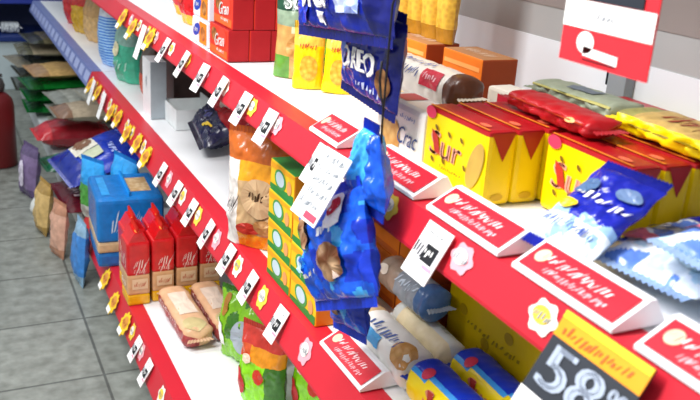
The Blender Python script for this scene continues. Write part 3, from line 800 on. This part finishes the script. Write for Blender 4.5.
# green pouches
LIME = foil('86c81e', .2); DG = foil('3c7a1e', .25)
def col_gn(s, t, side): return LIME if noise.noise(Vector((s * 2, t * 3, 7))) > -.1 else DG
def art_gn(mb, fn):
    put_ell(mb, fn, .02, .09, .045, .05, mat('aab4c0', .3, .4, .12), .002, .2); put_ell(mb, fn, -.07, .08, .014, .04, WHT, .002, .3)
    put_ell(mb, fn, -.06, .16, .012, .03, mat('b07a2c'), .002)
gn = pouch('salad_pouch', .19, .19, .085, col_gn, 81, .5, .012, art_gn, DG)
place(gn, (.672, 1.895, Z3), -PI / 2 + .55); meta(gn, 'lime green pouch with grey oval standing on the bottom shelf', 'food pouch')
def col_g2(s, t, side):
    if t > .82: return foil('d23a2c')
    if t > .62: return foil('f09a1a') if s > -.3 else foil('e05a2c')
    return foil('8fe01a', .15) if s < .45 else DG
def art_g2(mb, fn):
    put_ell(mb, fn, -.055, .06, .024, .036, mat('c02a2c'), .002, .2); put_ell(mb, fn, .015, .10, .018, .02, mat('c8341c'), .002); put_ell(mb, fn, -.03, .13, .016, .012, mat('f6d8c0'), .002)
g2 = pouch('candy_pouch', .14, .20, .075, col_g2, 84, .5, .010, art_g2, foil('c8402c'))
meta(g2, '', 'candy pouch', 'lime and orange pouches')
for i, (x, y, rz, l) in enumerate([(.640, 1.69, .5, 'lime green pouch with orange top and red fruit, nearer the bottom rail'), (.745, 1.60, .5, 'lime green pouch with orange top and red fruit, further in under the middle rail'), (.83, 1.78, .4, 'lime green pouch with orange top, behind the other two and mostly hidden')]):
    if i == 0: place(g2, (x, y, Z3), -PI / 2 + rz); g2['label'] = l
    else: dup(g2, (x, y, Z3), -PI / 2 + rz, label=l)
dkp = pouch('candy_pouch', .14, .22, .07, lambda s, t, d: foil('3a4a24') if t < .7 else foil('7a6a5a'), 87, .5, .010, None, foil('5a5248'))
place(dkp, (.875, 2.20, Z3), -PI / 2 + .3); meta(dkp, 'dark olive pouch in the shade under the middle shelf', 'food pouch')

# blue bags beyond the red ones
LB = foil('0e78c8', .15); LB2 = foil('2aa0ea', .15)
def col_lb(s, t, side): return LB if t > .55 else LB if t > .2 and s < .9 else BG if t > .12 else LB
def bluepack(name):
    mb = MB(); w, d, h = .26, .215, .235
    mb.box((-w / 2, -d / 2, 0), (w / 2, d / 2, .05), foil('1868b0'), .012); mb.box((-w / 2, -d / 2, .05), (w / 2, d / 2, .085), foil('d0b088'), .008)
    mb.box((-w / 2, -d / 2, .083), (w / 2, d / 2, h), LB, .018, 3)
    top = face_fn((0, 0, h), (1, 0, 0), (0, 1, 0)); side = face_fn((w / 2, 0, 0), (0, 1, 0), (0, 0, 1))
    put_rect(mb, top, -.07, .0, .07, .075, food('e2c9a0', 'bf9a68', 60), .001); put_rect(mb, top, -.09, -.085, .09, -.06, LB2, .001)
    scribble(mb, side, -.01, .15, .1, .08, mat('cfe0f0'), 6, .001, 4)
    o = mb.build(name); sb = MB(); crimp(sb, w * .9, .016, LB2, h - .002, 14, .003); sb.build('crimped_seal', o); return o
bp = bluepack('biscuit_bag'); place(bp, (.515, 2.725, Z3), -PI / 2 - .05); meta(bp, 'sky blue bag with beige picture on top, just beyond the red bags', 'biscuit bag', 'sky blue bags')
bp2 = pouch('biscuit_bag', .17, .25, .09, lambda s, t, d: LB2 if t > .25 else foil('3a9a4c') if s < -.2 else LB, 92, .5, .012, lambda mb, fn: put_ell(mb, fn, .02, .15, .02, .02, foil('c86a2c'), .002), LB)
place(bp2, (.565, 2.965, Z3), -PI / 2 + .3); meta(bp2, 'crumpled light blue bag with orange spot behind the sky blue bag', 'biscuit bag', 'sky blue bags')
gb = pouch('biscuit_bag', .13, .22, .07, lambda s, t, d: LB2 if t > .6 else foil('4a9a3c') if t > .25 else foil('c9cfc4'), 94, .55, .010, None, LB)
place(gb, (.465, 3.06, Z3), -PI / 2 + .5); meta(gb, 'green and blue bag at the aisle edge beyond the sky blue bag', 'biscuit bag', 'sky blue bags')

# ------------------------------------------------------------------ sacks on the far plinth (z = .10)
ZP = .102
def sack(name, w, h, d, c1, c2, seed, loc, rz, label, cat='flour sack', group=None, art=None, tilt=-90, n=18, cr=.010):
    s = pouch(name, w, h, d, lambda s_, t, sd: foil(c1) if abs(t - .5) < .36 else foil(c2), seed, 0, cr, art, foil(c2), n, n, .05)
    place(s, loc, -PI / 2 + rz, math.radians(tilt)); meta(s, label, cat, group); return s
def art_navy(mb, fn):
    put_rect(mb, fn, -.12, .07, .02, .17, mat('e4e0d0'), .003); put_ell(mb, fn, -.06, .12, .045, .04, mat('7a5238'), .004); put_rect(mb, fn, .025, .08, .11, .17, mat('c8d0b0'), .003)
    scribble(mb, fn, .0, .29, .26, .05, mat('6c8cf0'), 8, .003, 4); scribble(mb, fn, .1, .21, .12, .03, mat('b8c8ff'), 5, .003, 6)
GS = 'sacks on the plinth'
sack('flour_sack', .38, .36, .075, '7c1426', '5c0e1c', 102, (.385, 3.38, ZP + .046), .05, 'maroon sack lying under the large royal blue sack', group=GS, art=lambda mb, fn: scribble(mb, fn, 0, .05, .2, .04, mat('e0c8cc'), 7, .003, 5))
sack('flour_sack', .40, .40, .11, '1236b8', '0c2690', 101, (.395, 3.40, ZP + .145), .10, 'large royal blue sack with picture window lying topmost beyond the sky blue bags', group=GS, art=art_navy, tilt=-72)
sack('flour_sack', .22, .30, .07, '1c7a4c', '145a3c', 105, (.375, 3.84, ZP + .043), .1, 'small green bag at the aisle edge beyond the maroon sack', group=GS)
sack('flour_sack', .24, .34, .13, '9c1a28', 'c42a34', 103, (.385, 4.24, ZP + .075), .05, 'bright red sack lying on the plinth beyond the royal blue sack', group=GS)
sack('flour_sack', .24, .34, .08, 'b8a890', '8a6a54', 104, (.47, 4.14, ZP + .205), .05, 'brown and cream sack lying across the bright red sack', group=GS)
for i, l in enumerate(['bottom green bag of the far stack', 'middle green bag of the far stack', 'top green bag of the far stack, under the tan sack']):
    sack('rice_bag', .34, .42, .048, ['1a7a34', '10702c', '0e8030'][i], '0c5a24', 110 + i, (.41, 5.00, ZP + .034 + i * .064), .05 * i, l, 'rice bag', 'green bags in the far stack', cr=.008)
sack('rice_bag', .34, .44, .055, 'c8a468', 'a8845a', 114, (.44, 5.00, ZP + .232), .1, 'tan sack lying on top of the green bags', 'rice bag', 'sacks in the far stack', cr=.008)
sack('rice_bag', .26, .30, .06, 'c4c8c0', 'a8a89c', 115, (.62, 4.36, ZP + .235), .1, 'pale grey sack lying right of the green bags', 'rice bag', 'sacks in the far stack', cr=.008)
for i, l in enumerate(['lowest light grey bag stacked between the green bags and brown sack', 'middle light grey bag stacked between the green bags and brown sack', 'upper light grey bag stacked between the green bags and brown sack']):
    sack('rice_bag', .30, .34, .052, ['b4b8b0', 'c4c2b4', 'a8aca4'][i], '8c9088', 140 + i, (.50, 4.58, ZP + .036 + i * .068), .06 * i, l, 'rice bag', 'grey bags in the far stack', cr=.008)
for i, (c1, c2, x, l) in enumerate([('585848', '383c34', .34, 'bottom dark olive bag of the furthest stack'), ('b4a890', '4c4c40', .36, 'beige bag second from the bottom of the furthest stack'), ('3c4440', '8c8878', .33, 'dark grey bag third from the bottom of the furthest stack'), ('c0b498', '6a6a58', .37, 'light beige bag near the top of the furthest stack'), ('746c50', '3a3c30', .42, 'olive brown bag topmost in the furthest stack')]):
    sack('rice_bag', .40, .42, .05, c1, c2, 120 + i, (x + .06, 5.58 + .03 * (i % 2), ZP + .036 + i * .070), .08 * (i % 3), l, 'rice bag', 'bags in the furthest stack', cr=.008)
# small things along the plinth edge, on the floor
sack('snack_bag', .16, .22, .07, '7a6690', '5c4c74', 130, (.296, 3.86, .004), .3, 'purple and silver bag on the floor at the plinth edge', 'snack bag', None, lambda mb, fn: put_ell(mb, fn, 0, .1, .03, .06, foil('d8d0e4'), .003), -8)
sack('snack_bag', .13, .20, .06, 'd0b070', 'a88848', 131, (.305, 3.40, .004), .2, 'tan bag on the floor in front of the maroon sack', 'snack bag', None, None, -8)
sack('snack_bag', .11, .20, .05, 'd8a890', 'b88468', 132, (.335, 3.14, .004), .3, 'peach coloured bag on the floor below the sky blue bags', 'snack bag', None, None, -6)
sack('snack_bag', .12, .22, .05, '3c84d0', '8ab0cc', 133, (.375, 2.88, .004), .1, 'small blue bag on the floor left of the sky blue bag', 'snack bag', None, None, -5)
mb = MB(); mb.lathe([(.03, 0), (.046, .005), (.05, .02), (.044, .045), (.028, .07), (.012, .082), (.004, .085)], mat('d8dcd8', .4, .3, .05))
bo = mb.build('plastic_cup'); place(bo, (.335, 3.63, 0)); meta(bo, 'small rounded white plastic cup upside down on the floor by the sacks', 'cup')
# red cylinder at the left edge
ext = empty('fire_extinguisher', (.215, 4.35, 0)); meta(ext, 'dark red upright cylinder with dark top standing on the floor at the left edge', 'fire extinguisher')
mb = MB(); mb.lathe([(.075, 0), (.085, .01), (.085, .30), (.078, .335), (.055, .36), (.03, .375)], mat('6e1a1c', .4, .4, .1, 8.)); mb.build('body', ext)
mb = MB(); mb.lathe([(.03, .37), (.045, .375), (.05, .40), (.04, .43), (.018, .445)], mat('4a4644', .5, .3)); mb.box((-.075, -.010, .44), (.04, .010, .455), mat('3a3838', .5, .3), .003); mb.build('cap', ext)

# chest freezer at the end of the aisle
fz = empty('chest_freezer', (.3, 6.3, 0)); meta(fz, 'pale open display freezer with dark blue trim at the far end of the aisle', 'freezer')
PF = mat('c4d4d8', .45, .4, .04, 3.)
mb = MB(); mb.box((-1.6, -.28, 0), (.58, .28, .325), PF, .01); mb.build('cabinet', fz)
mb = MB(); mb.box((-1.62, -.30, .325), (.6, .28, .362), mat('1c3478', .4, .4), .006); mb.build('trim', fz)
mb = MB(); mb.box((-1.6, .20, .362), (.58, .28, .80), mat('28365e', .5, .3)); mb.build('rear_wall', fz)
mb = MB(); mb.box((-1.62, -.22, .56), (.6, .28, .66), mat('2a3c9c', .4, .4, .1), .006); mb.build('header', fz)
mb = MB(); mb.box((.50, -.26, .362), (.535, -.02, .80), mat('c2cad0', .4, .4), .006); mb.build('side_frame', fz)
for i, (x, c1, l) in enumerate([(-.06, '5a86c0', 'pale blue pack in the far freezer, left'), (.10, 'b8b4a4', 'beige pack in the far freezer at the centre'), (.255, '6c94c4', 'pale blue pack in the far freezer, right of the beige one'), (.41, 'c4ccd0', 'white pack in the far freezer at its right end')]):
    q = roll('frozen_pack', .118, .06, .035, const(foil(c1)), 3, None, foil('dfe4e8'), .004, i)
    place(q, (.02 + x, 6.15, .3635), 0); meta(q, l, 'frozen pack', 'packs in the far freezer')

# ------------------------------------------------------------------ price tags, strips and signs
TAGW = mat('fdfdfb', .4, .3, .02, 30.); TAGK = mat('16181c', .5, .3); TAGP = mat('f49ab0', .4, .3)
def price_tag(name='price_tag', wide=.044, tall=.070):
    mb = MB(); mb.box((-wide / 2, -.0008, -tall / 2), (wide / 2, .0008, tall / 2), TAGW)
    fn = face_fn((0, -.0008, 0), (1, 0, 0), (0, 0, 1))
    put_rect(mb, fn, -wide * .47, -tall * .16, wide * .47, tall * .14, mat('d8d8dc'), .0006)
    put_rect(mb, fn, -wide * .1, -tall * .17, wide * .36, tall * .15, TAGK, .0008)
    scribble(mb, fn, -wide * .25, -tall * .01, wide * .38, tall * .26, TAGK, 3, .0012, 6, .1)
    scribble(mb, fn, wide * .13, 0, wide * .36, tall * .16, TAGW, 3, .0014, 8, .1)
    scribble(mb, fn, 0, tall * .34, wide * .7, tall * .06, mat('70747c'), 9, .001, 3)
    put_rect(mb, fn, wide * .1, -tall * .27, wide * .47, -tall * .20, TAGP, .001)
    return mb.build(name)
def on_rail(X, z, y, s, lift=.010):   # s: distance down from the rail's top edge
    DX, DZ = drop(z); dn = Vector((DX, 0, DZ)).normalized(); n = Vector((DZ, 0, -DX)).normalized()
    return Vector((X, y, z + .001)) + dn * s + n * lift
SLOPE = -math.atan2(.024, .060) - .15       # tags lie in the slope of the rail's face
tag = price_tag(); meta(tag, '', 'price tag', 'white price tags on the red rails')
T1 = [(.845, .042, 'white price tag on the upper rail below the two yellow pack blocks'), (1.215, .038, 'white price tag on the upper rail, first left of the hanging blue bags'),
      (1.455, .038, 'white price tag on the upper rail, second left of the hanging blue bags'), (1.60, .038, 'white price tag on the upper rail, third left of the hanging blue bags'),
      (1.755, .038, 'white price tag on the upper rail, fourth left of the hanging blue bags'), (1.90, .038, 'white price tag on the upper rail under the red cookie boxes, right one'),
      (2.065, .038, 'white price tag on the upper rail under the red cookie boxes, left one'), (2.26, .038, 'white price tag on the upper rail left of the wafer boxes')]
T2 = [(1.36, .038, 'white price tag on the middle rail nearest the white framed strip'), (1.53, .038, 'white price tag on the middle rail below the right tea box column'),
      (1.68, .038, 'white price tag on the middle rail below the left tea box column'), (1.84, .038, 'white price tag on the middle rail below the beige cookie bag'),
      (1.99, .038, 'white price tag on the middle rail, first left of the beige cookie bag'), (2.14, .038, 'white price tag on the middle rail, second left of the beige cookie bag'),
      (2.31, .038, 'white price tag on the middle rail, third left of the beige cookie bag')]
firsttag = True
for X, z, T in ((.56, .97, T1), (.56, .605, T2)):
    for y, s, l in T:
        p = on_rail(X, z, y, s)
        if firsttag: place(tag, p, -PI / 2 , SLOPE); tag['label'] = l; firsttag = False; tag.scale = (1.35, 1, 1.05)
        else: dup(tag, p, -PI / 2 + rnd.uniform(-.08, .08), SLOPE, label=l)
for y, l in [(1.98, 'white price tag on the bottom rail nearest the camera'), (2.11, 'white price tag on the bottom rail, second from the camera')]:
    dup(tag, on_rail(.44, .17, y, .040), -PI / 2, SLOPE, label=l)
# second card over the blue bag
def bigcard():
    mb = MB(); mb.box((-.038, -.0008, -.052), (.038, .0008, .052), TAGW); fn = face_fn((0, -.0008, 0), (1, 0, 0), (0, 0, 1))
    for r in range(5): scribble(mb, fn, 0, .040 - r * .017, .062, .012, mat('7a828c'), 9, .001, r)
    put_rect(mb, fn, -.0, -.048, .034, -.038, mat('e04860'), .001)
    return mb.build('price_card')
bc = bigcard(); place(bc, (.458, 1.015, .975), -PI / 2 + .05, SLOPE); meta(bc, 'larger white card with grey print hanging over the bright blue bags', 'price card')
# tall blank flags at the far end
def flag(loc, l, h=.10, w=.05, first=[None]):
    if first[0] is None:
        mb = MB(); mb.box((-w / 2, -.0008, -h / 2), (w / 2, .0008, h / 2), TAGW); fn = face_fn((0, -.0008, 0), (1, 0, 0), (0, 0, 1)); scribble(mb, fn, 0, 0, .024, .05, mat('80868c'), 3, .001, 2)
        first[0] = mb.build('shelf_flag'); o = place(first[0], loc, -PI / 2, SLOPE * .6); meta(o, l, 'shelf flag', 'tall white flags on the rails'); return o
    return dup(first[0], loc, -PI / 2, SLOPE * .6, label=l)
flag(on_rail(.56, .97, 2.50, .060, .012), 'tall white flag hanging from the upper rail above the white display box')
flag(on_rail(.56, .605, 3.22, .055, .012), 'tall white flag on the middle rail above the royal blue sack, right one')
flag(on_rail(.56, .605, 3.45, .055, .012), 'tall white flag on the middle rail above the royal blue sack, left one')
# yellow star tags
def star():
    mb = MB(); Y = mat('f6cf28', .4, .3, .08, 50.); pts = []
    for k in range(20):
        a = PI * k / 10; r = .030 if k % 2 else .038; pts.append((r * math.cos(a), r * math.sin(a)))
    vs = [(x, -.001, z) for x, z in pts] + [(x, .001, z) for x, z in pts]; n = len(pts)
    mb.add(vs, [list(range(n)), list(range(n, 2 * n))[::-1]] + [[i, n + i, n + (i + 1) % n, (i + 1) % n] for i in range(n)], Y)
    fn = face_fn((0, -.001, 0), (1, 0, 0), (0, 0, 1)); put_ell(mb, fn, .004, .006, .022, .018, mat('e0983c'), .0006); scribble(mb, fn, 0, .004, .04, .018, mat('a84a28'), 6, .0010, 3); put_rect(mb, fn, -.026, -.034, .012, -.018, TAGW, .0006)
    return mb.build('offer_tag')
sg = star(); meta(sg, '', 'offer tag', 'yellow offer tags on the red rails')
S_ = [(.56, .97, 2.43, 'upper rail, right above the white display box'), (.56, .97, 2.66, 'upper rail, second beyond the wafer boxes'), (.56, .97, 2.82, 'upper rail at the top edge of the photo'),
      (.56, .605, 2.50, 'middle rail, nearest to the white price tags'), (.56, .605, 2.63, 'middle rail, second from the white price tags'), (.56, .605, 2.78, 'middle rail, third from the white price tags'), (.56, .605, 2.95, 'middle rail, fourth from the white price tags'), (.56, .605, 3.07, 'middle rail, just right of the tall white flags'), (.56, .605, 3.36, 'middle rail, just left of the tall white flags'), (.56, .605, 3.53, 'middle rail at its far end'),
      (.44, .17, 2.26, 'bottom rail below the flat beige packs'), (.44, .17, 2.42, 'bottom rail below the outermost red bag'), (.44, .17, 2.58, 'bottom rail left of the outermost red bag')]
for i, (X, z, y, l) in enumerate(S_):
    p = on_rail(X, z, y, .038 + .008 * (i % 2), .010); l = 'yellow starburst offer tag on the ' + l
    if i == 0: place(sg, p, -PI / 2, SLOPE); sg['label'] = l
    else: dup(sg, p, -PI / 2, SLOPE, label=l)

# white framed red strips standing on the shelf fronts
def strip(L):
    e = empty('price_strip'); mb = MB(); WP = mat('f6f6f8', .35, .4, .02)
    # wedge section: (depth y, height z); front at -y
    prof = [(-.040, .0015), (-.040, .006), (.004, .030), (.012, .030), (.030, .0015)]
    mb.extrude(prof, 'x', -L / 2, L / 2, WP); mb.build('holder', e)
    mb = MB(); d = Vector((0, .044, .024)).normalized()
    fn = face_fn((0, -.040, .006), (1, 0, 0), d)
    put_rect(mb, fn, -L / 2 + .006, .005, L / 2 - .006, .046, mat('d4182e', .35, .4, .06, 30.), .0015)
    scribble(mb, fn, .01, .015, L * .6, .010, mat('f4c4cc'), 14, .0024, 9, .4); scribble(mb, fn, -.01, .030, L * .7, .014, mat('f8dde0'), 13, .0024, 3, .4); put_ell(mb, fn, -L * .36, .028, .010, .010, mat('f4c8a8'), .0024)
    mb.build('printed_insert', e)
    return e
s0 = strip(.165); meta(s0, '', 'price strip', 'white framed red strips')
for i, (x, y, z, l) in enumerate([(.60, 1.018, .972, 'white framed red strip on the top shelf edge, just right of the hanging blue bags'), (.60, .818, .972, 'white framed red strip on the top shelf edge below the yellow pack blocks'),
                                  (.60, .625, .972, 'white framed red strip on the top shelf edge before the blue and white bags'), (.60, .430, .972, 'white framed red strip at the lower right corner of the photo'),
                                  (.60, 1.245, .972, 'white framed red strip on the top shelf edge, left of the hanging blue bags'), (.60, 1.125, .607, 'white framed red strip on the middle shelf edge in front of cracker rolls')]):
    if i == 0: place(s0, (x, y, z)); s0['label'] = l
    else:
        q = dup(s0, (x, y, z), label=l)
        if i == 4: q.scale = (.7, 1, 1)
s0_children = [c for c in s0.children]

# near price sign lying on the rail
ns = empty('price_sign'); meta(ns, 'black price sign with big white digits and orange header on the near rail', 'price sign')
DK = mat('2a2f38', .5, .3, .1)
mb = MB(); mb.box((-.061, -.001, -.115), (.061, .001, 0), DK); fn = face_fn((0, -.001, 0), (1, 0, 0), (0, 0, 1))
DG_ = mat('aab6c8', .4, .3, .05)
put_text(mb, fn, '5', -.032, -.056, .034, .044, DG_, .001, 0, 0, .003); put_text(mb, fn, '8', .010, -.056, .034, .044, DG_, .001, 0, 0, .003); put_text(mb, fn, '99', .045, -.047, .022, .022, DG_, .001, 0, 0, .001)
put_rect(mb, fn, -.061, -.115, .061, -.088, TAGW, .001); mb.build('card', ns)
mb = MB(); mb.box((-.061, -.002, -.028), (.061, -.0012, 0), mat('f9a11c', .4, .3, .1)); fn = face_fn((0, -.002, 0), (1, 0, 0), (0, 0, 1))
put_rect(mb, fn, -.061, -.008, .061, 0, mat('ffd21c'), .0006); scribble(mb, fn, 0, -.018, .10, .012, mat('d8601c'), 10, .0008, 4); mb.build('header', ns)
place(ns, on_rail(.56, .97, .532, .0, .012), -PI / 2, SLOPE)

# hanging signs from the upper shelf
def hang_sign(w, h):
    e = empty('hanging_sign'); RS = mat('f0323c', .4, .3, .04)
    mb = MB(); mb.box((-w / 2, -.001, 0), (w / 2, .001, h), RS, 0); fn = face_fn((0, -.001, 0), (1, 0, 0), (0, 0, 1))
    put_ell(mb, fn, -.028, .024, .014, .012, WHT, .001); put_rect(mb, fn, -.03, .010, .025, .020, WHT, .001, skew=-.003); put_rect(mb, fn, -.03, .005, .022, .007, mat('7a1420'), .001)
    put_rect(mb, fn, -w / 2, .038, w / 2, .068, WHT, .001); scribble(mb, fn, 0, .053, .03, .007, mat('9aa0a8'), 3, .0016, 2)
    mb.build('board', e)
    mb = MB(); mb.box((-w * .42, -.0026, .069), (w * .36, -.0012, .17), DK); fn = face_fn((0, -.0026, 0), (1, 0, 0), (0, 0, 1))
    put_text(mb, fn, '1', -.036, .115, .024, .075, WHT, .0008, .05, 0, .003); put_text(mb, fn, '7', .0, .115, .036, .075, WHT, .0008, .05, 0, .003); put_text(mb, fn, '99', .040, .132, .034, .034, WHT, .0008, 0, 0, .002)
    put_rect(mb, fn, .02, .096, w * .36, .106, WHT, .0008)
    mb.build('digit_panel', e)
    mb = MB()
    for s in (-1, 1): mb.tube([(s * w * .35, .003, h - .012), (s * w * .35, .003, h + .02), (s * w * .35, .003, 1.645 - 1.275)], .0012, mat('c8ccd0', .4, .5))
    mb.build('hanging_wire', e)
    return e
hs = hang_sign(.138, .215); meta(hs, 'red hanging price sign with white digits on black, seen whole in width', 'hanging sign', 'red hanging signs')
place(hs, (.635, .700, 1.197), -PI / 2); 
dup(hs, (.650, .515, 1.275), -PI / 2, label='red hanging price sign cut by the top right corner of the photo')

# ------------------------------------------------------------------ light
def area(name, loc, size, size_y, energy, target, col=(1, 1, 1)):
    L = bpy.data.lights.new(name, 'AREA'); L.shape = 'RECTANGLE'; L.size = size; L.size_y = size_y; L.energy = energy; L.color = col
    o = bpy.data.objects.new(name, L); C.objects.link(o); o.location = loc
    o.rotation_euler = (Vector(target) - Vector(loc)).to_track_quat('-Z', 'Y').to_euler(); return o
area('ceiling_tube', (-.45, 1.15, 2.5), .5, 1.5, 62, (.65, 1.0, .9), (1, .98, .97))
area('ceiling_tube', (-.45, 2.6, 2.7), .4, 1.4, 20, (.5, 2.6, .4), (.97, .99, 1))
area('ceiling_tube', (-.6, 5.0, 2.7), .4, 1.4, 20, (.2, 5.2, .2), (.95, .98, 1))
W = bpy.data.worlds.new('store_air'); bpy.context.scene.world = W; W.use_nodes = True
W.node_tree.nodes['Background'].inputs['Color'].default_value = (.97, .98, 1, 1); W.node_tree.nodes['Background'].inputs['Strength'].default_value = .48

# ------------------------------------------------------------------ camera
f = 850.; sl = -.07; v1 = Vector((-426, -330, f)); D = f * f / (330 + 426 * sl); nd = Vector((sl * D, D, f))
Yc = v1.normalized(); Zc = -nd.normalized(); Xc = Yc.cross(Zc)
cam = bpy.data.cameras.new('camera'); co = bpy.data.objects.new('camera', cam); C.objects.link(co)
cam.sensor_width = 36; cam.lens = 36 * f / 700; cam.clip_start = .02
cam.dof.use_dof = True; cam.dof.focus_distance = 1.7; cam.dof.aperture_fstop = 7.5
Rm = Matrix(((Xc[0], -Xc[1], -Xc[2]), (Yc[0], -Yc[1], -Yc[2]), (Zc[0], -Zc[1], -Zc[2])))
co.matrix_world = Matrix.Translation((0, 0, 1.35)) @ Rm.to_4x4()
bpy.context.scene.camera = co
sc = bpy.context.scene
sc.view_settings.view_transform = 'Standard'; sc.view_settings.look = 'None'; sc.view_settings.exposure = .25
